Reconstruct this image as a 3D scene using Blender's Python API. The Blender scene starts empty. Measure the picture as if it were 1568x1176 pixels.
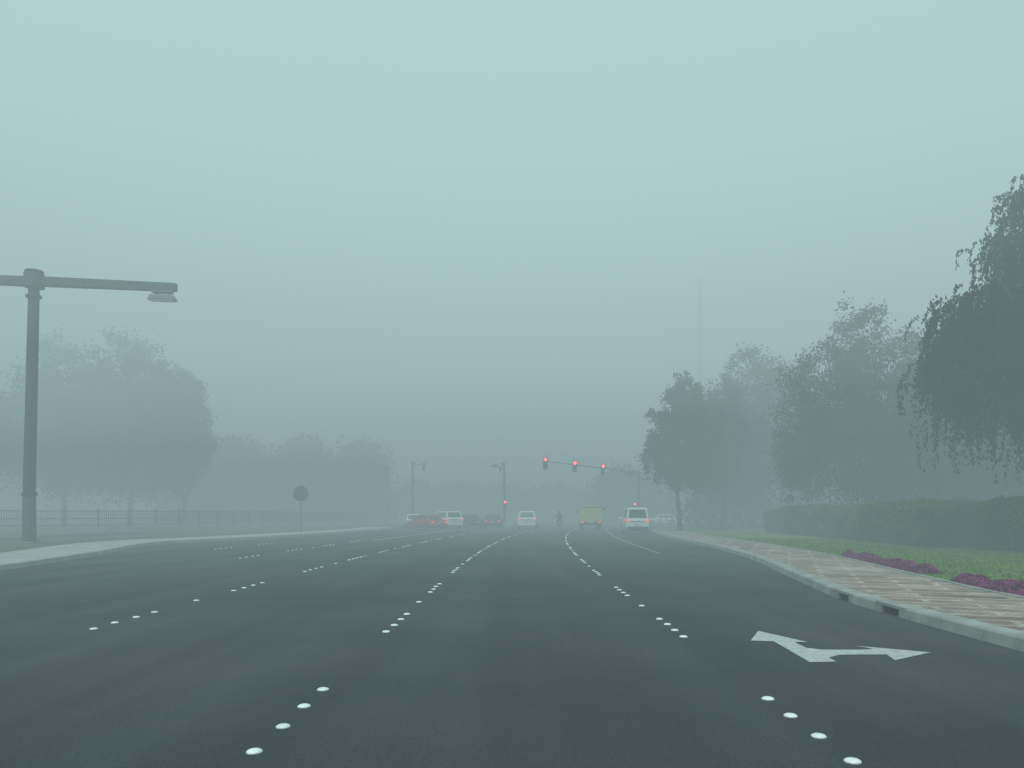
import bpy, math, random
import numpy as np
from mathutils import Vector, Matrix
random.seed(7); rng=np.random.default_rng(7)
scene=bpy.context.scene
R=math.radians
# ---------------------------------------------------------------- materials
def newmat(name):
    m=bpy.data.materials.new(name); m.use_nodes=True
    nt=m.node_tree; return m,nt,nt.nodes,nt.links,nt.nodes['Principled BSDF']
def mat(name,c1,c2=None,scale=3.0,rough=0.7,metal=0.0,detail=6,bump=0.0,bscale=60,spec=0.5,lo=.35,hi=.65):
    m,nt,N,L,b=newmat(name)
    if c2 is None: c2=tuple(x*0.8 for x in c1)
    geo=N.new('ShaderNodeNewGeometry'); no=N.new('ShaderNodeTexNoise'); no.inputs['Scale'].default_value=scale; no.inputs['Detail'].default_value=detail
    L.new(geo.outputs['Position'],no.inputs['Vector'])
    cr=N.new('ShaderNodeValToRGB'); cr.color_ramp.elements[0].position=lo; cr.color_ramp.elements[1].position=hi
    cr.color_ramp.elements[0].color=(*c1,1); cr.color_ramp.elements[1].color=(*c2,1)
    L.new(no.outputs['Fac'],cr.inputs['Fac']); L.new(cr.outputs['Color'],b.inputs['Base Color'])
    b.inputs['Roughness'].default_value=rough; b.inputs['Metallic'].default_value=metal; b.inputs['Specular IOR Level'].default_value=spec
    if bump>0:
        n2=N.new('ShaderNodeTexNoise'); n2.inputs['Scale'].default_value=bscale; L.new(geo.outputs['Position'],n2.inputs['Vector'])
        bp=N.new('ShaderNodeBump'); bp.inputs['Strength'].default_value=bump; bp.inputs['Distance'].default_value=.01
        L.new(n2.outputs['Fac'],bp.inputs['Height']); L.new(bp.outputs['Normal'],b.inputs['Normal'])
    return m
def emis(name,c,s):
    m,nt,N,L,b=newmat(name); b.inputs['Base Color'].default_value=(*c,1); b.inputs['Emission Color'].default_value=(*c,1); b.inputs['Emission Strength'].default_value=s
    try: m.cycles.emission_sampling='NONE'
    except Exception: pass
    return m
def leafmat(name,c1,c2,c3,scale=.8,trans=.25):
    m,nt,N,L,b=newmat(name)
    geo=N.new('ShaderNodeNewGeometry'); no=N.new('ShaderNodeTexNoise'); no.inputs['Scale'].default_value=scale; no.inputs['Detail'].default_value=2
    L.new(geo.outputs['Position'],no.inputs['Vector'])
    ad=N.new('ShaderNodeMath'); ad.operation='MULTIPLY_ADD'; ad.inputs[1].default_value=.35
    L.new(geo.outputs['Random Per Island'],ad.inputs[0]); 
    sb=N.new('ShaderNodeMath'); sb.operation='SUBTRACT'; sb.inputs[1].default_value=.17; L.new(no.outputs['Fac'],sb.inputs[0]); L.new(sb.outputs[0],ad.inputs[2])
    cr=N.new('ShaderNodeValToRGB'); e=cr.color_ramp.elements
    e[0].position=.3; e[0].color=(*c1,1); e[1].position=.75; e[1].color=(*c3,1); x=e.new(.52); x.color=(*c2,1)
    L.new(ad.outputs[0],cr.inputs['Fac'])
    N.remove(b)
    df=N.new('ShaderNodeBsdfDiffuse'); L.new(cr.outputs['Color'],df.inputs['Color'])
    tr=N.new('ShaderNodeBsdfTranslucent'); L.new(cr.outputs['Color'],tr.inputs['Color'])
    mx=N.new('ShaderNodeMixShader'); mx.inputs[0].default_value=trans
    L.new(df.outputs[0],mx.inputs[1]); L.new(tr.outputs[0],mx.inputs[2]); L.new(mx.outputs[0],N['Material Output'].inputs['Surface'])
    return m
def asphalt():
    m,nt,N,L,b=newmat('asphalt')
    geo=N.new('ShaderNodeNewGeometry')
    mp=N.new('ShaderNodeMapping'); mp.inputs['Scale'].default_value=(.75,.03,1); L.new(geo.outputs['Position'],mp.inputs['Vector'])
    n1=N.new('ShaderNodeTexNoise'); n1.inputs['Scale'].default_value=1.3; n1.inputs['Detail'].default_value=4; L.new(mp.outputs[0],n1.inputs['Vector'])
    n2=N.new('ShaderNodeTexNoise'); n2.inputs['Scale'].default_value=.35; n2.inputs['Detail'].default_value=6; L.new(geo.outputs['Position'],n2.inputs['Vector'])
    n3=N.new('ShaderNodeTexNoise'); n3.inputs['Scale'].default_value=90; n3.inputs['Detail'].default_value=3; L.new(geo.outputs['Position'],n3.inputs['Vector'])
    def mr(o,a,bv):
        r=N.new('ShaderNodeMapRange'); r.inputs[1].default_value=.3; r.inputs[2].default_value=.7; r.inputs[3].default_value=a; r.inputs[4].default_value=bv; L.new(o,r.inputs[0]); return r.outputs[0]
    def mul(a,bv):
        q=N.new('ShaderNodeMath'); q.operation='MULTIPLY'; L.new(a,q.inputs[0]); L.new(bv,q.inputs[1]); return q.outputs[0]
    v=mul(mul(mr(n1.outputs['Fac'],.72,1.3),mr(n2.outputs['Fac'],.8,1.22)),mr(n3.outputs['Fac'],.6,1.4))
    # brownish dust in places
    cr=N.new('ShaderNodeMix'); cr.data_type='RGBA'; cr.inputs[6].default_value=(.031,.039,.044,1); cr.inputs[7].default_value=(.042,.041,.040,1)
    L.new(mr(n2.outputs['Fac'],0,1),cr.inputs[0])
    sc=N.new('ShaderNodeVectorMath'); sc.operation='SCALE'; L.new(cr.outputs[2],sc.inputs[0]); L.new(v,sc.inputs['Scale'])
    L.new(sc.outputs[0],b.inputs['Base Color']); b.inputs['Roughness'].default_value=.9; b.inputs['Specular IOR Level'].default_value=.22
    bp=N.new('ShaderNodeBump'); bp.inputs['Strength'].default_value=.4; bp.inputs['Distance'].default_value=.005; L.new(n3.outputs['Fac'],bp.inputs['Height']); L.new(bp.outputs[0],b.inputs['Normal'])
    return m
def paver():
    m,nt,N,L,b=newmat('paver_brick')
    geo=N.new('ShaderNodeNewGeometry')
    mp=N.new('ShaderNodeMapping'); mp.inputs['Rotation'].default_value=(0,0,R(45)); L.new(geo.outputs['Position'],mp.inputs['Vector'])
    br=N.new('ShaderNodeTexBrick'); br.inputs['Scale'].default_value=1; br.inputs['Brick Width'].default_value=.22; br.inputs['Row Height'].default_value=.11; br.inputs['Mortar Size'].default_value=.006
    br.inputs['Color1'].default_value=(.24,.165,.14,1); br.inputs['Color2'].default_value=(.35,.27,.24,1); br.inputs['Mortar'].default_value=(.10,.09,.085,1)
    L.new(mp.outputs[0],br.inputs['Vector'])
    mp2=N.new('ShaderNodeMapping'); mp2.inputs['Rotation'].default_value=(0,0,R(20)); L.new(geo.outputs['Position'],mp2.inputs['Vector'])
    no=N.new('ShaderNodeTexNoise'); no.inputs['Scale'].default_value=.9; L.new(geo.outputs['Position'],no.inputs['Vector'])
    ch=N.new('ShaderNodeTexBrick'); ch.inputs['Scale'].default_value=1; ch.inputs['Brick Width'].default_value=1.3; ch.inputs['Row Height'].default_value=.45; ch.inputs['Mortar Size'].default_value=.05
    ch.inputs['Color1'].default_value=(.75,.68,.64,1); ch.inputs['Color2'].default_value=(1.3,1.33,1.3,1); ch.inputs['Mortar'].default_value=(1.5,1.62,1.62,1)
    L.new(mp2.outputs[0],ch.inputs['Vector'])
    mx=N.new('ShaderNodeVectorMath'); mx.operation='MULTIPLY'; L.new(br.outputs['Color'],mx.inputs[0]); L.new(ch.outputs['Color'],mx.inputs[1])
    ma=N.new('ShaderNodeMapRange'); ma.inputs[1].default_value=.3; ma.inputs[2].default_value=.7; ma.inputs[3].default_value=.7; ma.inputs[4].default_value=1.15; L.new(no.outputs['Fac'],ma.inputs[0])
    m2=N.new('ShaderNodeVectorMath'); m2.operation='SCALE'; L.new(mx.outputs[0],m2.inputs[0]); L.new(ma.outputs[0],m2.inputs['Scale'])
    L.new(m2.outputs[0],b.inputs['Base Color']); b.inputs['Roughness'].default_value=.85; b.inputs['Specular IOR Level'].default_value=.3
    return m
M_asph=asphalt(); M_pav=paver()
M_paint=mat('road_paint_white',(.48,.49,.47),(.27,.28,.27),scale=14,rough=.6,lo=.4,hi=.75)
M_worn=mat('road_paint_worn',(.28,.29,.29),(.14,.15,.15),scale=8,rough=.7)
M_stud=mat('ceramic_stud',(.85,.86,.86),(.7,.71,.7),scale=9,rough=.3)
M_conc=mat('kerb_concrete',(.34,.34,.32),(.22,.22,.21),scale=2.2,rough=.9,bump=.3)
M_conc2=mat('kerb_concrete_pale',(.40,.40,.375),(.30,.30,.28),scale=1.5,rough=.9,bump=.3)
M_dark=mat('dark_drain',(.012,.013,.014),rough=.9)
M_dirt=mat('ground_dirt',(.11,.105,.085),(.07,.085,.045),scale=.35,rough=.95)
M_grassg=mat('grass_ground',(.075,.14,.018),(.13,.205,.03),scale=.8,rough=.95,bump=.5,bscale=40)
M_blade=leafmat('grass_blades',(.07,.135,.014),(.12,.205,.024),(.18,.26,.04),scale=1.2)
M_leafN=leafmat('willow_leaves',(.014,.032,.016),(.026,.054,.027),(.05,.085,.045),scale=.9)
M_leafD=leafmat('tree_leaves',(.02,.036,.016),(.034,.056,.024),(.058,.086,.032),scale=.4,trans=.15)
M_hedge=leafmat('hedge_leaves',(.04,.09,.014),(.085,.17,.022),(.15,.25,.04),scale=.7)
M_hcore=mat('hedge_core',(.018,.035,.008),rough=.95)
M_flow=leafmat('purple_flowers',(.11,.012,.06),(.27,.03,.15),(.46,.08,.30),scale=5)
M_bark=mat('bark',(.09,.07,.05),(.05,.04,.03),scale=9,rough=.95,bump=.6,bscale=25)
M_steel=mat('galvanised_steel',(.14,.15,.15),(.08,.09,.09),scale=2,rough=.5,metal=.3)
M_pole=mat('pole_paint_dark',(.05,.055,.055),(.03,.035,.035),scale=3,rough=.6)
M_fence=mat('fence_paint',(.02,.022,.024),rough=.6)
M_black=mat('black_housing',(.015,.016,.017),rough=.5)
M_red=emis('red_lamp',(1,.04,.06),11)
M_tail=emis('tail_lamp_lit',(1,.03,.02),1.5)
M_tailoff=mat('tail_lamp',(.3,.01,.01),(.2,.01,.01),rough=.25)
M_off=mat('lamp_lens_unlit',(.02,.05,.03),rough=.3)
M_glass=mat('car_glass',(.02,.024,.027),rough=.08)
M_tyre=mat('tyre',(.015,.015,.015),rough=.9)
M_rim=mat('rim',(.35,.35,.36),rough=.35,metal=.7)
M_plate=mat('number_plate',(.7,.7,.68),rough=.5)
def paint(n,c): return mat(n,c,tuple(x*.9 for x in c),scale=2,rough=.28)
P_white=paint('car_paint_white',(.78,.79,.79)); P_red=paint('car_paint_red',(.50,.015,.025)); P_dark=paint('car_paint_dark',(.03,.035,.04))
P_yel=paint('truck_paint_yellow',(.64,.55,.18))
# ---------------------------------------------------------------- mesh builder
class MB:
    def __init__(s): s.v=[];s.f=[];s.m=[];s.mats=[]
    def mi(s,m):
        if m not in s.mats: s.mats.append(m)
        return s.mats.index(m)
    def add(s,vs,fs,m):
        o=len(s.v); s.v+= [tuple(p) for p in vs]; i=s.mi(m)
        for f in fs: s.f.append(tuple(o+k for k in f)); s.m.append(i)
    def box(s,c,d,m,rz=0,tx=1,ty=1):
        x,y,z=d[0]/2,d[1]/2,d[2]/2; ca,sa=math.cos(rz),math.sin(rz); vs=[]
        for dz in(-1,1):
            for a,b in((-1,-1),(1,-1),(1,1),(-1,1)):
                px=a*x*(tx if dz>0 else 1); py=b*y*(ty if dz>0 else 1)
                vs.append((c[0]+px*ca-py*sa,c[1]+px*sa+py*ca,c[2]+dz*z))
        s.add(vs,[(3,2,1,0),(4,5,6,7),(0,1,5,4),(1,2,6,5),(2,3,7,6),(3,0,4,7)],m)
    def tube(s,p0,p1,r0,r1,m,n=8,cap=True):
        p0=Vector(p0);p1=Vector(p1);d=(p1-p0).normalized()
        u=d.orthogonal().normalized();w=d.cross(u); vs=[]
        for p,r in((p0,r0),(p1,r1)):
            for k in range(n):
                a=2*math.pi*k/n; vs.append(p+u*math.cos(a)*r+w*math.sin(a)*r)
        fs=[(k,(k+1)%n,n+(k+1)%n,n+k) for k in range(n)]
        if cap: fs+= [tuple(reversed(range(n))),tuple(range(n,2*n))]
        s.add(vs,fs,m)
    def path(s,pts,rs,m,n=8):
        for i in range(len(pts)-1): s.tube(pts[i],pts[i+1],rs[i],rs[i+1],m,n)
    def loft(s,rings,m,cap=True):
        n=len(rings[0]); vs=[p for r in rings for p in r]; fs=[]
        for i in range(len(rings)-1):
            for k in range(n): fs.append((i*n+k,i*n+(k+1)%n,(i+1)*n+(k+1)%n,(i+1)*n+k))
        if cap: fs+= [tuple(reversed(range(n))),tuple(range((len(rings)-1)*n,len(rings)*n))]
        s.add(vs,fs,m)
    def poly(s,pts,m): s.add(pts,[tuple(range(len(pts)))],m)
    def obj(s,name,loc=(0,0,0),rz=0,smooth=False,bevel=0,parent=None):
        me=bpy.data.meshes.new(name); me.from_pydata(s.v,[],s.f)
        for m in s.mats: me.materials.append(m)
        me.polygons.foreach_set('material_index',s.m)
        if smooth: me.polygons.foreach_set('use_smooth',[True]*len(s.f))
        me.update(); o=bpy.data.objects.new(name,me); scene.collection.objects.link(o)
        o.location=loc; o.rotation_euler=(0,0,rz)
        if bevel:
            b=o.modifiers.new('bevel','BEVEL'); b.width=bevel; b.segments=2; b.limit_method='ANGLE'
        if parent: o.parent=parent
        return o
def empty(name,loc=(0,0,0),rz=0):
    e=bpy.data.objects.new(name,None); scene.collection.objects.link(e); e.location=loc; e.rotation_euler=(0,0,rz); return e
def strip(name,A,B,z,m):
    mb=MB(); n=len(A); vs=[(a[0],a[1],z) for a in A]+[(b[0],b[1],z) for b in B]
    mb.add(vs,[(i,n+i,n+i+1,i+1) for i in range(n-1)],m); return mb.obj(name)
def resample(pts,step=.9):
    P=np.array(pts,float)
    out=[]
    Q=np.vstack([2*P[0]-P[1],P,2*P[-1]-P[-2]])
    for i in range(1,len(Q)-2):
        for t in np.linspace(0,1,24,endpoint=False):
            out.append(.5*((2*Q[i])+(-Q[i-1]+Q[i+1])*t+(2*Q[i-1]-5*Q[i]+4*Q[i+1]-Q[i+2])*t*t+(-Q[i-1]+3*Q[i]-3*Q[i+1]+Q[i+2])*t**3))
    out.append(P[-1]); out=np.array(out)
    d=np.r_[0,np.cumsum(np.linalg.norm(np.diff(out,axis=0),axis=1))]
    s=np.arange(0,d[-1],step)
    return np.c_[np.interp(s,d,out[:,0]),np.interp(s,d,out[:,1])]
def normals(P):
    t=np.gradient(P,axis=0); t/=np.linalg.norm(t,axis=1)[:,None]
    return np.c_[t[:,1],-t[:,0]]
def cards(name,C,A,B,m,parent=None,extra=None):
    n=len(C); V=np.empty((n,4,3),np.float32)
    V[:,0]=C-A; V[:,1]=C+B; V[:,2]=C+A; V[:,3]=C-B
    me=bpy.data.meshes.new(name); me.vertices.add(n*4); me.vertices.foreach_set('co',V.ravel())
    me.loops.add(n*4); me.loops.foreach_set('vertex_index',np.arange(n*4,dtype=np.int32))
    me.polygons.add(n); me.polygons.foreach_set('loop_start',np.arange(0,n*4,4,dtype=np.int32)); me.polygons.foreach_set('loop_total',np.full(n,4,np.int32))
    me.materials.append(m); me.update(calc_edges=True)
    o=bpy.data.objects.new(name,me); scene.collection.objects.link(o)
    if parent: o.parent=parent
    return o
def rdir(n):
    v=rng.normal(size=(n,3)); return v/np.linalg.norm(v,axis=1)[:,None]
def off(y): return .0011*max(y-15,0)**2
# ---------------------------------------------------------------- ground & road
mb=MB(); mb.poly([(-1500,-400,0),(1500,-400,0),(1500,2500,0),(-1500,2500,0)],M_dirt); mb.obj('ground')
mb=MB(); mb.poly([(-32,-40,.004),(70,-40,.004),(70,116,.004),(-32,116,.004)],M_asph)
ys=np.arange(116,300,6.)
vs=[(-14+off(y),y,.004) for y in ys]+[(16+off(y),y,.004) for y in ys]; n=len(ys)
mb.add(vs,[(i,n+i,n+i+1,i+1) for i in range(n-1)],M_asph); mb.obj('road')
K=resample([(5.4,-30),(5.4,0),(5.38,6),(5.42,10),(5.55,12.8),(5.95,15.2),(6.55,18.5),(7.55,24),(8.5,32),(9.0,40),(9.6,48),(10.4,57),(12,65),(15,71),(21,75),(40,77),(70,77.5)])
NK=normals(K)
def kerb(name,P,N,h,w,m,sgn=1,skip=()):
    mb=MB()
    for i in range(len(P)-1):
        if i in skip: continue
        a,b=P[i],P[i+1]; t=(b-a); l=np.linalg.norm(t); t/=l; a2=a+t*.006; b2=b-t*.006
        na,nb=N[i]*sgn,N[i+1]*sgn; hh=h+random.uniform(-.003,.003)
        rings=[]
        for p,nn in((a2,na),(b2,nb)):
            rings.append([(p[0],p[1],0),(p[0]+nn[0]*.02,p[1]+nn[1]*.02,hh-.025),(p[0]+nn[0]*.045,p[1]+nn[1]*.045,hh),(p[0]+nn[0]*w,p[1]+nn[1]*w,hh),(p[0]+nn[0]*w,p[1]+nn[1]*w,0)])
        mb.loft(rings,m)
    return mb
drain=[i for i in range(len(K)) if 12.1<K[i][1]<12.9 or 10.0<K[i][1]<10.9]
mb=kerb('kerb',K,NK,.155,.28,M_conc,skip=drain)
for i in drain:
    a,b=K[i],K[i+1]; n0=NK[i]; c=(a+b)/2; ang=math.atan2(b[1]-a[1],b[0]-a[0])
    cc=c+n0*.17; mb.box((cc[0],cc[1],.06),(.88,.22,.10),M_dark,ang); cc=c+n0*.14; mb.box((cc[0],cc[1],.134),(.89,.27,.042),M_conc,ang)
    for s in(-1,1): cc=c+n0*.03+np.array([math.cos(ang),math.sin(ang)])*s*.36; mb.box((cc[0],cc[1],.055),(.16,.06,.11),M_conc,ang)
mb.obj('kerb')
strip('pavement',K+NK*.28,K+NK*2.45,.15,M_pav)
mb=MB()
for i in range(len(K)-1): 
    a=K[i]+NK[i]*2.45;b=K[i+1]+NK[i+1]*2.45;c=K[i+1]+NK[i+1]*2.55;d=K[i]+NK[i]*2.55
    mb.loft([[(a[0],a[1],0),(a[0],a[1],.17),(d[0],d[1],.17),(d[0],d[1],0)],[(b[0],b[1],0),(b[0],b[1],.17),(c[0],c[1],.17),(c[0],c[1],0)]],M_conc)
mb.obj('pavement_edging')
E2=K+NK*2.55; Eo=np.c_[np.maximum(E2[:,0]+.5,220),E2[:,1]]
strip('lawn',E2,Eo,.158,M_grassg)
Lk=resample([(-13.1,-30),(-13.1,8),(-13.3,18.5),(-13.9,22.5),(-14.9,27),(-16.6,33),(-17.1,36.5),(-16.3,40),(-14.9,45),(-13.2,56),(-12.2,66),(-12.3,76)])
NL=normals(Lk)
kerb('kerb',Lk,NL,.16,.3,M_conc2,sgn=-1).obj('median_kerb')
strip('median_apron',Lk-NL*.3,Lk-NL*2.9,.155,M_conc2)
I=Lk-NL*2.9; strip('median_ground',I,np.c_[np.minimum(I[:,0]-3,-25+0*I[:,0]),I[:,1]],.15,M_dirt)
strip('median_lawn',np.array([(-17.5,10),(-17.8,20),(-19.5,27),(-21,31)]),np.array([(-24,10),(-24,20),(-24,27),(-24,31)]),.156,M_grassg)
# ---------------------------------------------------------------- markings
def studs(name,x0,ys,r=.055):
    mb=MB()
    for y in ys:
        x=x0+off(y)+random.uniform(-.012,.012); rings=[]
        for rr,z in((1,.004),(.93,.014),(.65,.022),(.25,.025)):
            rings.append([(x+math.cos(a)*rr*r,y+math.sin(a)*rr*r,z) for a in [2*math.pi*k/12 for k in range(12)]])
        mb.loft(rings,M_stud)
    return mb.obj(name,smooth=True)
def groups(y0,per,sp,yend,ph):
    out=[];k=0;y=y0
    while y<yend:
        out+=[y+sp*j for j in range(4)]
        if (k+ph)%2==0: out.append(y+sp*3+1.5)
        y+=per;k+=1
    return out
studs('lane_studs',-1.6,groups(4.62,4.7,.545,78,1),.052)
studs('lane_studs',2.0,groups(4.44,4.5,.5,78,1),.052)
studs('lane_studs',-5.38,groups(4.8,4.75,.54,78,1),.052)
studs('lane_studs',-9.2,groups(24.8,4.75,.54,40,1),.052)
studs('lane_studs',-12.7,groups(31,4.75,.54,37,1),.052)
mb=MB()
def line(x0,ya,yb,w=.15,m=M_worn):
    yy=np.arange(ya,yb+.1,2.5); n=len(yy)
    mb.add([(x0-w/2+off(y),y,.0085) for y in yy]+[(x0+w/2+off(y),y,.0085) for y in yy],[(i,n+i,n+i+1,i+1) for i in range(n-1)],m)
line(-8.6,41,76,.16,M_paint); line(5.15,28,74,.12); 
for y in np.arange(24,74,9.): 
    line(-5.38,y,y+2.5,.12); line(-1.6,y+2,y+4.5,.1); line(2.0,y+2,y+4.5,.1)
mb.obj('lane_lines')
mb=MB()
mb.poly([(-8.8+off(79),78.2,.0085),(13.5,78.2,.0085),(13.5,78.6,.0085),(-8.8+off(79),78.6,.0085)],M_worn); mb.obj('stop_line')
mb=MB(); A=[(3.03,9.39),(2.71,8.67),(2.96,8.62),(2.90,7.41),(3.17,7.44),(3.19,7.66),(3.37,7.80),(3.86,7.82),(3.79,7.51),(4.38,7.93),(3.77,8.33),(3.88,8.13),(3.72,8.09),(3.32,8.09),(3.17,8.20),(3.18,8.58),(3.33,8.58)]
mb.poly([(x,y,.009) for x,y in A],M_paint); mb.obj('painted_arrow')
# ---------------------------------------------------------------- vegetation
def limbs(mb,base,h,r,spread,n=6,seed=0):
    rd=random.Random(seed); b=Vector(base); top=b+Vector((rd.uniform(-.3,.3),rd.uniform(-.3,.3),h))
    mid=b.lerp(top,.5)+Vector((rd.uniform(-.15,.15),rd.uniform(-.1,.1),0))
    mb.path([b-Vector((0,0,.1)),b+Vector((0,0,.35)),mid,top],[r*1.5,r*1.05,r*.85,r*.7],M_bark,10)
    for k in range(n):
        a=2*math.pi*k/n+rd.uniform(-.4,.4); l=spread*rd.uniform(.6,1); up=spread*rd.uniform(.5,1.3)
        p1=top+Vector((math.cos(a)*l*.4,math.sin(a)*l*.4,up*.55)); p2=top+Vector((math.cos(a)*l,math.sin(a)*l,up))
        s=b.lerp(top,rd.uniform(.75,1)); mb.path([s,p1,p2],[r*.5,r*.3,r*.08],M_bark,6)
        for q in range(2):
            a2=a+rd.uniform(-.9,.9); p3=p1+Vector((math.cos(a2)*l*.5,math.sin(a2)*l*.5,up*.4)); mb.path([p1,p3],[r*.22,r*.05],M_bark,5)
def tree(name,x,y,lobes,trunk_h,tr,nleaf,ls,m,droop=.3,seed=1,z0=.1,sc=1):
    e=empty(name,(x,y,0)); e.scale=(sc,sc,sc); mb=MB(); limbs(mb,(0,0,z0),trunk_h,tr,max(l[3] for l in lobes)*.8,7,seed); mb.obj('trunk',parent=e,smooth=True)
    vol=np.array([l[3]**2*l[4] for l in lobes]); vol=vol/vol.sum(); Cs=[]
    for l,w in zip(lobes,vol):
        n=int(nleaf*w); nc=max(16,int(60*l[3]/2.5)); d=rdir(nc); rr=rng.uniform(.25,1.0,nc)[:,None]**.6
        cc=d*rr*np.array([l[3],l[3],l[4]])+np.array([l[0],l[1],l[2]])
        cr=rng.uniform(.18,.36,nc)*l[3]
        k=rng.integers(0,nc,n); g=rng.normal(size=(n,3))*.48
        p=cc[k]+g*cr[k][:,None]*np.array([1,1,.8])
        dr=rng.random(n)<droop; p[dr,2]-=rng.exponential(.16*l[4],dr.sum())
        Cs.append(p)
    C=np.vstack(Cs); C[:,2]=np.maximum(C[:,2],1.4+1.2*rng.random(len(C)))
    n=len(C); a=rdir(n); b=np.cross(a,rdir(n)); b/=np.linalg.norm(b,axis=1)[:,None]+1e-6; s=ls*rng.uniform(.5,1.25,n)[:,None]
    cards('crown',C,a*s,b*s*.5,m,e); return e
def weeping(name,x,y,lobes,trunk_h,tr,nstr,per,m,seed=1):
    e=empty(name,(x,y,0)); mb=MB(); limbs(mb,(0,0,.1),trunk_h,tr,4.5,9,seed)
    for l in lobes:
        mb.path([(0,0,trunk_h*.9),(l[0]*.5,l[1]*.5,trunk_h+(l[2]-trunk_h)*.7),(l[0],l[1],l[2])],[tr*.5,tr*.3,tr*.12],M_bark,6)
    mb.obj('trunk',parent=e,smooth=True)
    w=np.array([l[3]**2 for l in lobes]); w=w/w.sum(); Cs=[]
    for l,q in zip(lobes,w):
        ns=int(nstr*q); nb=max(20,int(l[3]*20))
        d=rdir(nb); d[:,2]=np.abs(d[:,2])*1.1-.15; bc=d*rng.uniform(.45,1.05,nb)[:,None]*np.array([l[3],l[3],l[4]])+np.array(l[:3])
        k=rng.integers(0,nb,ns); st=bc[k]+rng.normal(size=(ns,3))*np.array([.32,.32,.22])
        out=st[:,:2]-np.array(l[:2]); out/=np.linalg.norm(out,axis=1)[:,None]+.3
        L=rng.uniform(.5,1.0,ns)*rng.choice([1.2,2.1,3.4],ns,p=[.35,.42,.23])*l[5]
        t=rng.random((ns,per)); t.sort(axis=1)
        P=np.empty((ns,per,3)); arc=.45*np.sin(np.minimum(t*2.2,1.57))
        sw=rng.normal(size=(ns,2))*.10
        P[:,:,0]=st[:,0:1]+out[:,0:1]*arc+sw[:,0:1]*t*L[:,None]; P[:,:,1]=st[:,1:2]+out[:,1:2]*arc+sw[:,1:2]*t*L[:,None]
        P[:,:,2]=st[:,2:3]+.18*np.sin(t*3.0)-L[:,None]*t**1.3
        P+=rng.normal(size=P.shape)*.035
        Cs.append(P.reshape(-1,3))
    C=np.vstack(Cs); n=len(C); keep=C[:,2]>2.3+.9*rng.random(n); C=C[keep]; n=len(C)
    a=rdir(n)*.7+np.array([0,0,-1.]); a/=np.linalg.norm(a,axis=1)[:,None]; b=np.cross(a,rdir(n)); b/=np.linalg.norm(b,axis=1)[:,None]+1e-6
    s=.07*rng.uniform(.6,1.4,n)[:,None]; cards('crown',C,a*s,b*s*.40,m,e); return e
weeping('weeping_tree',19.8,25.5,[(-4.3,0,6.6,1.4,1.9,1.05),(-4.2,.1,8.0,1.15,1.2,1.0),(-3.4,-.3,5.3,1.6,1.4,.9),(-3.0,.3,7.6,1.5,1.5,.9),(-2.7,.1,9.9,.95,1.4,.8),(-1.8,0,6.6,2.3,2.4,1.1),(-1.7,.2,9.6,1.3,1.7,.9),(-1.5,0,11.8,1.25,1.7,.8),(.7,0,11.8,2.2,2.6,1.1),(.6,.5,7.5,3.2,3.4,1.1),(-1.2,-.8,4.9,2.4,1.5,.9),(3.2,0,9.5,2.4,2.6,1.1)],3.6,.32,6800,42,M_leafN,3)
tree('broadleaf_tree',22.0,47,[(-.6,0,12.0,1.9,3.2),(-2.6,0,8.6,2.9,3.4),(1.6,.5,9.4,3.4,3.8),(-.5,0,5.6,4.8,3.0),(3.8,0,6.0,3.4,3.2),(-4.4,0,5.0,1.9,2.8),(2.9,0,11.2,1.7,1.9)],3.0,.3,80000,.11,M_leafD,.25,11)
tree('broadleaf_tree',29.5,46,[(0,0,10.5,3.2,3.6),(-2.8,0,7.5,3.4,3.6),(2.8,0,7.6,3.6,3.6),(0,0,4.8,4.6,2.8)],2.8,.28,50000,.13,M_leafD,.25,12)
tree('broadleaf_tree',21.4,68,[(0,0,13.0,3.2,3.6),(-3,0,9.6,3.4,4.2),(3.2,0,10.4,3.6,4.2),(0,0,6.2,5.2,3.6),(-3.6,0,5.0,2.6,2.8)],3.2,.3,50000,.15,M_leafD,.3,13)
tree('drooping_tree',12.9,59,[(.5,0,10.4,1.5,2.2),(-1.0,0,8.0,1.8,2.0),(1.4,0,8.4,2.2,2.8),(-1.5,0,6.0,1.5,1.9),(.8,0,5.6,2.4,1.9),(.2,0,11.9,.7,1.0)],3.4,.2,46000,.12,M_leafD,.45,14)
tree('drooping_tree',17.2,63,[(0,0,8.5,2.3,3.0),(.4,0,11,1.6,2.0),(-.6,0,5.4,2.4,2.2)],3.0,.2,26000,.14,M_leafD,.4,15)
q=1.22
tree('broadleaf_tree',-44.5*q,74*q,[(0,0,14.5,4.0,4.6),(-3.8,0,10,3.8,4.2),(3.4,0,10.5,3.6,5.0),(0,0,6.6,5.4,3.4)],3.4,.3,42000,.18,M_leafD,.3,21,0,q)
tree('broadleaf_tree',-37.0*q,72*q,[(0,0,14.6,3.4,4.4),(-2.8,0,9.4,3.6,4.6),(3.0,0,10.8,3.4,4.8),(.4,0,6.4,4.8,3.2)],3.2,.28,42000,.18,M_leafD,.4,22,0,q)
tree('drooping_tree',-31.2*q,70*q,[(0,0,11.6,2.2,3.2),(.6,0,8.0,2.3,3.4),(-1.8,0,8.6,2.6,3.4),(-.4,0,5.6,2.4,2.4)],3.0,.22,30000,.15,M_leafD,.5,23,0,q)
tree('broadleaf_tree',-52*q,70*q,[(0,0,10.5,3.6,4.0),(3,0,7.6,3.2,3.6),(-2,0,6,3.6,3)],3,.28,24000,.18,M_leafD,.4,24,0,q)
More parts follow.
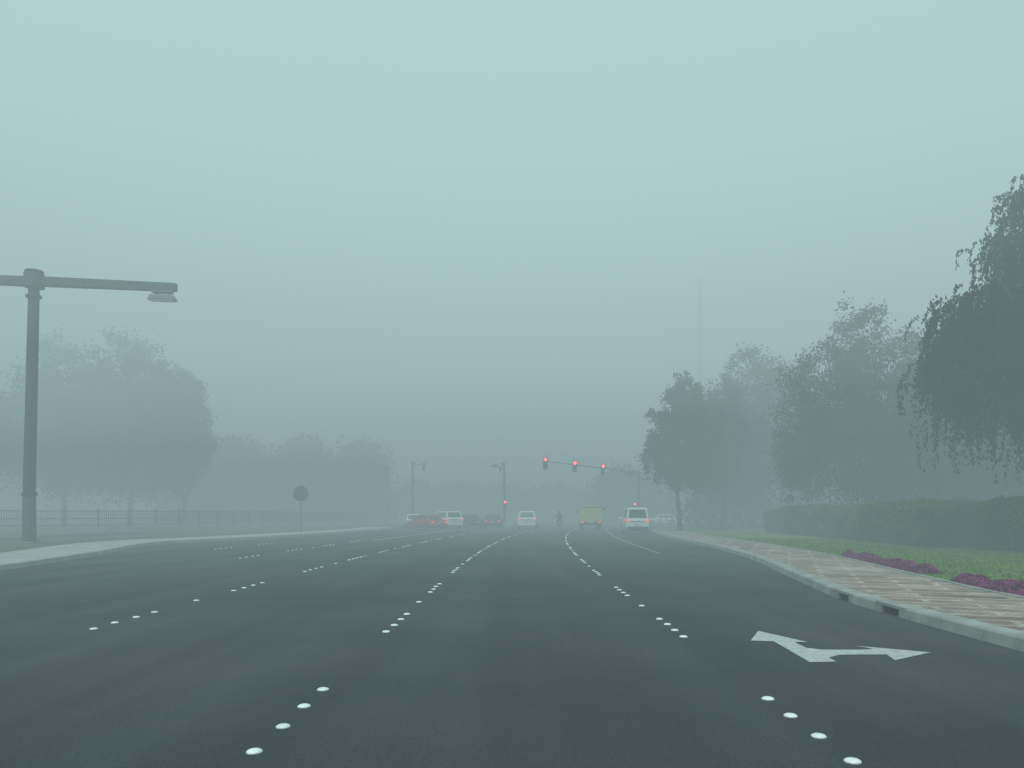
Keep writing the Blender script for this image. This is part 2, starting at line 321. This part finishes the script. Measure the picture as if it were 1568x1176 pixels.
def mass(name,pts,hmax,n,ls,depth=5):
    P=resample(pts,1.0); k=rng.integers(0,len(P),n); nb=len(P)
    hh=hmax*(.62+.38*np.abs(np.sin(np.arange(nb)*.33+rng.random()*3))*rng.uniform(.75,1,nb))
    z=hh[k]*rng.random(n)**.75; C=np.c_[P[k,0]+rng.normal(size=n)*1.1,P[k,1]+rng.uniform(-depth/2,depth/2,n),np.maximum(z+rng.normal(size=n)*.4,.3)]
    a=rdir(n); b=np.cross(a,rdir(n)); b/=np.linalg.norm(b,axis=1)[:,None]; s=ls*rng.uniform(.6,1.4,n)[:,None]
    cards(name,C,a*s,b*s*.6,M_leafD)
mass('distant_tree_mass',[(-54,116),(-45,116),(-37,118),(-22,124)],14,26000,.34,8)
mass('distant_tree_mass',[(24,92),(34,88),(50,84),(70,80)],13,24000,.32,8)
mass('distant_tree_mass',[(-30,140),(0,150),(30,145),(60,140)],8,14000,.4,8)
mass('distant_tree_mass',[(14,118),(22,114),(34,111)],9,10000,.32,6)
mass('shrub_mass',[(17,72),(24,71),(36,68),(50,64)],3.4,14000,.16,4)
mass('understorey_shrubs',[(21,44.5),(27,43),(34,41),(42,38)],5.2,36000,.10,3.5)
def hedge(name,x,y,lx,ly,h,rz,n,ls):
    e=empty(name,(x,y,.15),rz); mb=MB(); mb.box((0,0,h*.46),(lx*.93,ly*.96,h*.9),M_hcore,0,.93,.97); mb.obj('core',parent=e,bevel=.25)
    d=rdir(n); p=4.0; q=(np.abs(d)**p).sum(1)**(-1/p); S=d*q[:,None]*np.array([lx/2,ly/2,h/2])
    lump=1+.05*np.sin(S[:,1:2]*2.3)+.04*np.sin(S[:,0:1]*3.1+S[:,1:2]*1.1)+.03*np.sin(S[:,0:1]*5+S[:,2:3]*6)
    C=S*lump+rng.normal(size=(n,3))*.05; C[:,2]+=h/2; ok=C[:,2]>.03; C=C[ok]; m=len(C)
    a=rdir(m); b=np.cross(a,rdir(m)); b/=np.linalg.norm(b,axis=1)[:,None]; s=ls*rng.uniform(.6,1.4,m)[:,None]
    cards('foliage',C,a*s,b*s*.55,M_hedge,e)
hedge('hedge',19.2,25.8,4.6,5.0,1.85,R(8),60000,.05)
hedge('hedge',18.4,34.3,4.0,10.5,1.80,R(-6),66000,.06)
hedge('hedge',19.2,47.5,3.6,14,1.75,R(-3),46000,.075)
n=80000; yy=8+32*rng.random(n)**1.4; ke=np.interp(yy,E2[:,1][E2[:,1]<60],E2[:,0][E2[:,1]<60]); xx=ke+.05+rng.random(n)*9
C=np.c_[xx,yy,np.full(n,.175)]; a=rng.normal(size=(n,3))*.35+np.array([0,0,1.]); a/=np.linalg.norm(a,axis=1)[:,None]; b=np.cross(a,rdir(n)); s=rng.uniform(.02,.045,n)[:,None]
cards('grass',C,a*s,b*s*.22,M_blade)
def bed(y0,y1,w,n):
    yy=rng.uniform(y0,y1,n); ke=np.interp(yy,E2[:,1][E2[:,1]<60],E2[:,0][E2[:,1]<60]); t=rng.random(n)
    ww=w*(.75+.25*np.sin(yy*2.1)); hh=.13+.05*np.sin(yy*5)+.04*np.sin(yy*11)
    C=np.c_[ke+.04+t*ww,yy,.16+rng.random(n)*hh*(1-(2*t-1)**4)]; a=rdir(n); b=np.cross(a,rdir(n)); b/=np.linalg.norm(b,axis=1)[:,None]; s=rng.uniform(.014,.032,n)[:,None]
    cards('flower_bed',C,a*s,b*s*.6,M_flow)
bed(6,14.7,.75,34000); bed(16.4,23.2,.7,20000)
# ---------------------------------------------------------------- fence
mb=MB(); F=resample([(-52,55),(-40,58),(-31,66),(-24,90),(-19,122)],2.4)
for i in range(len(F)-1):
    a=F[i];b=F[i+1]; ang=math.atan2(b[1]-a[1],b[0]-a[0]); c=(a+b)/2; L=np.linalg.norm(b-a)
    mb.box((a[0],a[1],.95),(.10,.10,1.9),M_fence,ang)
    mb.box((c[0],c[1],.2),(L,.16,.4),M_conc,ang)
    for z in(.55,1.1,1.72): mb.box((c[0],c[1],z),(L,.06,.08),M_fence,ang)
    for k in range(1,15):
        p=a+(b-a)*k/15; mb.box((p[0],p[1],1.12),(.04,.04,1.2),M_fence,ang)
mb.obj('railing_fence')
# ---------------------------------------------------------------- street lamp (twin arm)
mb=MB(); H=12.15
mb.tube((0,0,.15),(0,0,.22),.45,.45,M_conc,16); mb.box((0,0,.25),(.62,.62,.06),M_steel)
mb.path([(0,0,.25),(0,0,2.3)],[.29,.27],M_steel,14); mb.path([(0,0,2.3),(0,0,2.45)],[.32,.32],M_pole,14)
mb.path([(0,0,2.45),(.2,0,H-.9),(.22,0,H)],[.26,.23,.225],M_pole,14)
mb.path([(.2,0,H-.95),(.2,0,H-.85)],[.33,.33],M_pole,14)
mb.path([(.22,0,H-.5),(.22,0,H+.12)],[.42,.42],M_pole,14); mb.path([(.22,0,H+.12),(.22,0,H+.22)],[.30,.26],M_pole,14); mb.tube((.22,0,H+.2),(.22,0,H+.28),.4,.34,M_pole,14)
for s in(-1,1):
    mb.loft([[(s*.25+.22,y,z) for y,z in((-.17,H-.42),(.17,H-.42),(.17,H-.02),(-.17,H-.02))],[(s*6.0+.22,s*.9+y,z) for y,z in((-.13,H-.40),(.13,H-.40),(.13,H-.04),(-.13,H-.04))]],M_pole)
    cx=s*5.45+.22; cy=s*.8
    mb.box((cx-s*.05,cy,H-.46),(.9,.3,.10),M_steel,s*.15); mb.box((cx-s*.05,cy,H-.72),(1.25,.42,.22),M_steel,.15,.8,.8); mb.box((cx-s*.05,cy,H-.85),(1.05,.34,.05),M_plate,.15)
    mb.tube((cx-.3,cy,H-.6),(cx-.3,cy,H-.4),.05,.05,M_pole); mb.tube((cx+.25,cy,H-.6),(cx+.25,cy,H-.4),.05,.05,M_pole)
mb.obj('street_lamp',(-21.9,33.8,0),bevel=.012)
mb=MB(); mb.tube((0,0,.1),(0,0,3.35),.045,.045,M_steel,10); mb.tube((0,-.06,2.95),(0,-.045,2.95),.56,.56,M_pole,28); mb.tube((0,-.045,2.95),(0,-.04,2.95),.53,.53,M_tailoff,28)
mb.box((0,-.03,3.15),(.5,.03,.05),M_steel); mb.box((0,-.03,2.75),(.5,.03,.05),M_steel); mb.obj('round_traffic_sign',(-15.6,54.5,0))
# ---------------------------------------------------------------- traffic signals
def head(mb,x,y,z,s=1.0,lit=0):
    mb.box((x,y,z),(.32*s,.22*s,1.0*s),M_black); mb.box((x,y+.13*s,z),(.42*s,.02,1.1*s),M_black)
    for k in range(3):
        zz=z+(.32-.32*k)*s; m=(M_red if k==lit else M_off); mb.tube((x,y-.112*s,zz),(x,y-.135*s,zz),.14*s,.13*s,m,16)
        for a in range(6):
            t0=math.pi*a/6;t1=math.pi*(a+1)/6;r=.15*s
            mb.add([(x+r*math.cos(t0),y-.11*s,zz+r*math.sin(t0)),(x+r*math.cos(t1),y-.11*s,zz+r*math.sin(t1)),(x+r*math.cos(t1),y-.34*s,zz+r*math.sin(t1)),(x+r*math.cos(t0),y-.34*s,zz+r*math.sin(t0))],[(0,1,2,3)],M_black)
mb=MB(); px,py=13.6,83
mb.box((px,py,.25),(.6,.6,.2),M_conc); mb.path([(px,py,.2),(px,py,6.3)],[.16,.11],M_pole,12)
pts=[(px,py,6.0),(8.7,75.8,6.1),(5.5,71,6.12),(2.4,66.4,6.15)]; mb.path(pts,[.08,.06,.05,.035],M_pole,8)
for (x,y) in((8.75,75.6),(5.55,70.9),(2.6,66.5)): head(mb,x,y-.15,5.95)
head(mb,px-.5,py-.1,2.3,.8); mb.box((px-.9,py-.1,5.95),(1.3,.05,.6),M_pole)
mb.obj('traffic_light_mast')
mb=MB(); mb.box((0,0,.15),(1.6,14,.3),M_conc2); mb.path([(0,-5,.3),(0,-5,6.9)],[.14,.10],M_pole,10); head(mb,.1,-5.2,2.5,.9)
mb.path([(0,-5,6.5),(-1.2,-5.1,6.9)],[.05,.04],M_pole,6); mb.box((-1.0,-5.1,6.85),(.7,.3,.28),M_pole); mb.box((-.1,-5.1,7.0),(.45,.3,.35),M_pole); mb.path([(0,-5,5.9),(.25,-5.1,5.9)],[.04,.04],M_pole,6); mb.box((-.45,-5.1,6.5),(.25,.25,.5),M_black)
mb.obj('traffic_light',(-1.3,89,0))
mb=MB(); mb.path([(0,0,.1),(0,0,7.9)],[.15,.1],M_pole,10); mb.path([(0,0,7.4),(1.6,0,7.7)],[.06,.05],M_pole,6); head(mb,1.4,-.1,7.3,.9,9); head(mb,0,-.3,2.4,.9,9); mb.box((0.1,-.1,7.8),(.5,.3,.3),M_steel)
mb.obj('traffic_light',(-12.8,93,0))
mb=MB(); mb.path([(0,0,0),(0,0,8.2)],[.13,.09],M_pole,10); head(mb,0,-.2,7.6,1.0,9); mb.obj('traffic_light',(-18.5,108,0))
mb=MB(); Hm=36
for a in range(3):
    t=2*math.pi*a/3; mb.tube((math.cos(t)*.5,math.sin(t)*.5,0),(math.cos(t)*.14,math.sin(t)*.14,Hm),.05,.03,M_steel,5)
for k in range(36):
    r0=.5-.36*k/36; r1=.5-.36*(k+1)/36
    for a in range(3):
        t=2*math.pi*a/3;t2=2*math.pi*(a+1)/3; mb.tube((math.cos(t)*r0,math.sin(t)*r0,k),(math.cos(t2)*r1,math.sin(t2)*r1,k+1),.02,.02,M_steel,4)
mb.obj('lattice_mast',(27,110,0))
# ---------------------------------------------------------------- vehicles (local: rear at -y, heading +y)
def vehicle(name,x,y,rz,kind,P,lit=True,z=.004):
    S={'sedan':dict(L=4.6,W=.90,b=.93,h=1.44,gr=(-1.75,1.15),gt=(-1.05,.35),hood=.82,tailz=.78),
       'suv':dict(L=4.7,W=.93,b=1.08,h=1.74,gr=(-2.22,1.2),gt=(-1.95,.55),hood=1.0,tailz=.98),
       'van':dict(L=4.9,W=.86,b=1.10,h=1.92,gr=(-2.38,1.7),gt=(-2.2,1.0),hood=1.0,tailz=1.0)}[kind]
    mb=MB(); L=S['L'];W=S['W'];b=S['b']
    def ring(yy,w,z0,z1): 
        pts=[(-w*.88,z0),(w*.88,z0),(w*.985,z0+.12),(w,z0+.3),(w*.985,z1-.16),(w*.93,z1-.03),(w*.84,z1),(-w*.84,z1),(-w*.93,z1-.03),(-w*.985,z1-.16),(-w,z0+.3),(-w*.985,z0+.12)]
        return [(p[0],yy,p[1]) for p in pts]
    h=L/2
    mb.loft([ring(-h,W*.90,.36,b-.10),ring(-h+.08,W*.96,.28,b-.02),ring(-h+.5,W,.24,b),ring(-.6,W,.22,b),ring(1.0,W,.22,b-.01),ring(h-.9,W*.98,.24,S['hood']),ring(h-.25,W*.93,.26,S['hood']-.12),ring(h,W*.82,.34,S['hood']-.28)],P)
    w0=W*.9;w1=W*.72 if kind!='van' else W*.80; H=S['h']; (a0,a1),(t0,t1)=S['gr'],S['gt']
    B=[(-w0,a0,b-.02),(w0,a0,b-.02),(w0,a1,b-.02),(-w0,a1,b-.02)]; Mi=[(-w1,t0,H-.05),(w1,t0,H-.05),(w1,t1,H-.05),(-w1,t1,H-.05)]; T=[(-w1*.86,t0+.12,H),(w1*.86,t0+.12,H),(w1*.86,t1-.14,H),(-w1*.86,t1-.14,H)]
    mb.loft([B,Mi,T],P)
    def pane(q,u0,u1,v0,v1,m=M_glass,o=.008):
        A,Bq,Cq,D=[Vector(k) for k in q]
        def pt(u,v): return A.lerp(Bq,u).lerp(D.lerp(Cq,u),v)
        nrm=(Bq-A).cross(D-A).normalized()*o
        mb.poly([pt(u0,v0)+nrm,pt(u1,v0)+nrm,pt(u1,v1)+nrm,pt(u0,v1)+nrm],m)
    pane((B[0],B[1],Mi[1],Mi[0]),.08,.92,.12,.90); pane((B[2],B[3],Mi[3],Mi[2]),.05,.95,.10,.94)
    for q in((B[1],B[2],Mi[2],Mi[1]),(B[3],B[0],Mi[0],Mi[3])):
        segs=[(.12,.36),(.39,.62),(.65,.86)] if q[0]==B[1] else [(.14,.35),(.38,.61),(.64,.88)]
        for u0,u1 in segs: pane(q,u0,u1,.14,.88)
    for sx in(-1,1):
        for wy in(-L*.29,L*.30):
            mb.tube((sx*(W+.004),wy,.33),(sx*(W-.05),wy,.33),.40,.40,M_dark,20)
            mb.tube((sx*(W-.2),wy,.32),(sx*(W+.012),wy,.32),.32,.32,M_tyre,20); mb.tube((sx*(W+.012),wy,.32),(sx*(W+.02),wy,.32),.2,.18,M_rim,14)
        mb.box((sx*(W+.1),a1-.35,b+.06),(.2,.12,.14),P)
        tl=M_tail if lit else M_tailoff
        if kind=='sedan': mb.box((sx*W*.74,-h+.02,S['tailz']-.06),(W*.30,.12,.12),tl)
        else: mb.box((sx*W*.86,-h+.06,S['tailz']-.02),(W*.16,.14,.26 if kind=='suv' else .24),tl)
        mb.box((sx*W*.68,h-.12,S['hood']-.24),(W*.34,.2,.13),M_plate)
    if lit and kind!='van': mb.box((0,(a0+.12 if kind=='sedan' else t0-.02),H-.12 if kind!='sedan' else b+.03),(.3,.04,.035),M_tail)
    mb.box((0,-h-.03,.46),(W*1.72,.16,.2),P if kind!='van' else M_black); mb.box((0,-h-.02,.30),(W*1.5,.12,.12),M_black)
    mb.box((0,-h-.01,S['tailz']-.12 if kind=='sedan' else .74),(.52,.05,.13),M_plate)
    mb.box((0,h-.03,.44),(W*1.5,.16,.18),M_black)
    if kind!='sedan':
        for sx in(-1,1): mb.box((sx*w1*.8,(t0+t1)/2,H+.03),(.04,(t1-t0)*.75,.035),M_black)
        mb.box((0,-h+.0,.93),(W*1.2,.03,.05),M_rim)
    return mb.obj(name,(x,y,z),rz,bevel=.02)
vehicle('sedan_car',-2.35,80.0,R(-2),'sedan',P_dark)
vehicle('suv_car',1.15,73.0,R(-3),'suv',P_white)
vehicle('minivan',8.95,56.6,R(-4),'van',P_white)
vehicle('sedan_car',-11.0,80.0,R(14),'sedan',P_white,False)
vehicle('hatchback_car',-8.3,69.5,R(38),'sedan',P_red)
vehicle('suv_car',-7.0,75.0,R(28),'suv',P_white)
vehicle('sedan_car',-5.1,77.0,R(34),'sedan',P_dark,False)
vehicle('sedan_car',18.3,94,R(82),'sedan',P_white,False)
# yellow truck
mb=MB(); W=.98
mb.box((0,0,.62),(1.0,5.6,.16),M_black)
mb.box((0,-.9,.86),(W*2,3.7,.10),P_yel)
for z0 in (.98,1.26,1.54,1.82): mb.box((0,-2.72,z0+.06),(W*2,.06,.25),P_yel)
for s in(-1,1):
    for z0 in (.98,1.26,1.54,1.82): mb.box((s*(W-.035),-.9,z0+.06),(.06,3.57,.25),P_yel)
    for k in range(4): mb.box((s*(W+.01),-2.5+k*1.05,1.45),(.04,.08,1.15),P_yel)
    mb.box((s*W*.5,-2.77,1.45),(.07,.04,1.12),P_yel)
    mb.box((s*.78,-2.74,.72),(.3,.08,.13),M_tail)
    for wy in(-1.7,1.9): mb.tube((s*.62,wy,.42),(s*.92,wy,.42),.42,.42,M_tyre,18); mb.tube((s*.92,wy,.42),(s*.93,wy,.42),.22,.2,M_rim,12)
    mb.box((s*.9,-2.1,.6),(.3,.04,.45),M_black); mb.tube((s*.7,1.02,1.4),(s*.7,1.02,2.3),.03,.03,P_yel,6); mb.box((s*1.12,2.3,1.7),(.16,.06,.35),M_black)
mb.box((0,-2.78,.52),(1.5,.06,.12),M_black); mb.box((0,-2.80,.72),(.5,.02,.13),M_plate)
mb.loft([[(-.92,1.1,.7),(.92,1.1,.7),(.92,2.75,.7),(-.92,2.75,.7)],[(-.92,1.1,1.4),(.92,1.1,1.4),(.92,2.75,1.4),(-.92,2.75,1.4)],[(-.84,1.14,2.12),(.84,1.14,2.12),(.84,2.35,2.12),(-.84,2.35,2.12)],[(-.7,1.25,2.2),(.7,1.25,2.2),(.7,2.2,2.2),(-.7,2.2,2.2)]],P_yel)
mb.poly([(-.66,1.108,1.5),(.66,1.108,1.5),(.62,1.125,2.0),(-.62,1.125,2.0)],M_glass)
mb.box((0,1.02,2.28),(1.5,.06,.06),P_yel); mb.box((0,1.02,1.5),(1.5,.05,.05),P_yel)
for k in range(5): mb.box((-.8+.4*k,-1.3,1.95),(.3,1.4,.28+.12*(k%2)),M_dirt,.2*k)
mb.obj('yellow_truck',(6.95,70.5,.004),R(-4),bevel=.012)
# motorcycle + rider
e=empty('motorcyclist',(4.05,70,0),R(-3)); mb=MB()
def wheel(y): 
    n=20
    for k in range(n):
        a=2*math.pi*k/n;b2=2*math.pi*(k+1)/n
        mb.tube((0,y+.28*math.cos(a),.32+.28*math.sin(a)),(0,y+.28*math.cos(b2),.32+.28*math.sin(b2)),.055,.055,M_tyre,6,False)
    for k in range(6): a=math.pi*k/3; mb.tube((0,y,.32),(0,y+.26*math.cos(a),.32+.26*math.sin(a)),.012,.012,M_rim,4)
    mb.tube((-.06,y,.32),(.06,y,.32),.06,.06,M_rim,10)
wheel(-.65);wheel(.68)
mb.box((0,0,.5),(.3,.5,.36),M_rim); mb.loft([[(-.1,-.75,.78),(.1,-.75,.78),(.1,-.75,.88),(-.1,-.75,.88)],[(-.15,-.2,.70),(.15,-.2,.70),(.15,-.2,.84),(-.15,-.2,.84)],[(-.16,.2,.7),(.16,.2,.7),(.14,.2,1.0),(-.14,.2,1.0)],[(-.08,.5,.8),(.08,.5,.8),(.06,.5,.98),(-.06,.5,.98)]],P_dark)
mb.box((0,-.82,.84),(.16,.06,.08),M_tailoff); mb.box((0,-.86,.66),(.18,.02,.12),M_plate)
for s in(-1,1): mb.tube((s*.09,.5,1.0),(s*.09,.68,.32),.025,.025,M_rim,6); mb.tube((0,.5,1.05),(s*.36,.38,1.1),.018,.018,M_black,6); mb.tube((s*.13,-.1,.35),(s*.16,-.85,.42),.045,.05,M_rim,8)
mb.box((0,-.62,1.02),(.36,.34,.3),M_black); mb.obj('motorcycle',parent=e,bevel=.01)
J=[((0,-.12,.95),.15),((0,-.08,1.18),.16),((0,-.02,1.4),.17),((0,0,1.5),.07),((.19,0,1.42),.075),((.34,.12,1.22),.055),((.33,.36,1.12),.04),((-.19,0,1.42),.075),((-.34,.12,1.22),.055),((-.33,.36,1.12),.04),((.13,-.05,.9),.10),((.2,.3,.78),.08),((.2,.1,.38),.05),((.2,.24,.32),.045),((-.13,-.05,.9),.10),((-.2,.3,.78),.08),((-.2,.1,.38),.05),((-.2,.24,.32),.045)]
Ed=[(0,1),(1,2),(2,3),(2,4),(4,5),(5,6),(2,7),(7,8),(8,9),(0,10),(10,11),(11,12),(12,13),(0,14),(14,15),(15,16),(16,17)]
me=bpy.data.meshes.new('rider'); me.from_pydata([j[0] for j in J],Ed,[])
me.materials.append(mat('rider_clothes',(.03,.035,.045),rough=.9)); o=bpy.data.objects.new('rider',me); scene.collection.objects.link(o); o.parent=e
o.modifiers.new('skin','SKIN')
if len(me.skin_vertices):
    for i,j in enumerate(J): me.skin_vertices[0].data[i].radius=(j[1],j[1]); me.skin_vertices[0].data[i].use_root=(i==0)
sm=o.modifiers.new('sub','SUBSURF'); sm.levels=1; sm.render_levels=2
mb=MB(); rings=[]
for k in range(9):
    t=-math.pi/2*.98+math.pi*.98*k/8; rings.append([(.135*math.cos(t)*math.cos(a)+0,.16*math.cos(t)*math.sin(a)+.04,1.66+.15*math.sin(t)) for a in [2*math.pi*q/14 for q in range(14)]])
mb.loft(rings,P_dark); mb.obj('helmet',parent=e,smooth=True)
# ---------------------------------------------------------------- fog bank: absorbing volume with its own glow for scattered daylight, three height layers (thicker and brighter aloft)
fog=empty('fog')
def fogl(name,z0,z1,sig,c):
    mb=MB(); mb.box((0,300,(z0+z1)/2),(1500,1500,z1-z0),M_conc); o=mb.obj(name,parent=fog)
    fm=bpy.data.materials.new(name); fm.use_nodes=True; N=fm.node_tree.nodes; L=fm.node_tree.links; N.remove(N['Principled BSDF'])
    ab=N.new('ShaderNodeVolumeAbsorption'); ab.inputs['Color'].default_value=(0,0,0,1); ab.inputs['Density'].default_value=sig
    em=N.new('ShaderNodeEmission'); em.inputs['Color'].default_value=(*c,1); em.inputs['Strength'].default_value=sig  # emission stands in for daylight scattered inside the fog
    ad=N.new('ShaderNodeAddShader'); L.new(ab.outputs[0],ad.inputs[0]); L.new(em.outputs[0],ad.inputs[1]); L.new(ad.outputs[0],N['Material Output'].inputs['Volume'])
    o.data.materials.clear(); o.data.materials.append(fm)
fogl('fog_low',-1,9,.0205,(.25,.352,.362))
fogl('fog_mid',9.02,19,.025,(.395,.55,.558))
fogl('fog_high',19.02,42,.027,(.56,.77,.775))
w=bpy.data.worlds.new('World'); scene.world=w; w.use_nodes=True; N=w.node_tree.nodes; L=w.node_tree.links; bg=N['Background']
sky=N.new('ShaderNodeTexSky'); sky.sky_type='NISHITA'; sky.sun_disc=False; sky.sun_elevation=R(55); sky.sun_rotation=R(200); sky.air_density=1.0; sky.dust_density=4.0
bw=N.new('ShaderNodeRGBToBW'); L.new(sky.outputs[0],bw.inputs[0])
sc=N.new('ShaderNodeVectorMath'); sc.operation='SCALE'; sc.inputs[0].default_value=(3.0,3.95,3.95); L.new(bw.outputs[0],sc.inputs['Scale'])
mx=N.new('ShaderNodeMix'); mx.data_type='RGBA'; mx.inputs[0].default_value=.92; L.new(sky.outputs[0],mx.inputs[6]); L.new(sc.outputs[0],mx.inputs[7]); L.new(mx.outputs[2],bg.inputs['Color'])
bg.inputs['Strength'].default_value=.15
sl=bpy.data.lights.new('sun','SUN'); sl.energy=1.0; sl.angle=R(25); sl.color=(1,.97,.92); so=bpy.data.objects.new('sun',sl); scene.collection.objects.link(so); so.rotation_euler=(R(35),0,R(-20))
# ---------------------------------------------------------------- camera
cd=bpy.data.cameras.new('camera'); cam=bpy.data.objects.new('camera',cd); scene.collection.objects.link(cam); scene.camera=cam
cam.location=(0,0,1.47); cam.rotation_euler=(R(90),0,0); cd.sensor_width=36; cd.lens=1150/1568*36; cd.shift_y=199/1568; cd.shift_x=-6/1568; cd.clip_end=4000; cd.clip_start=.05
scene.view_settings.view_transform='Standard'; scene.view_settings.look='None'; scene.view_settings.exposure=0
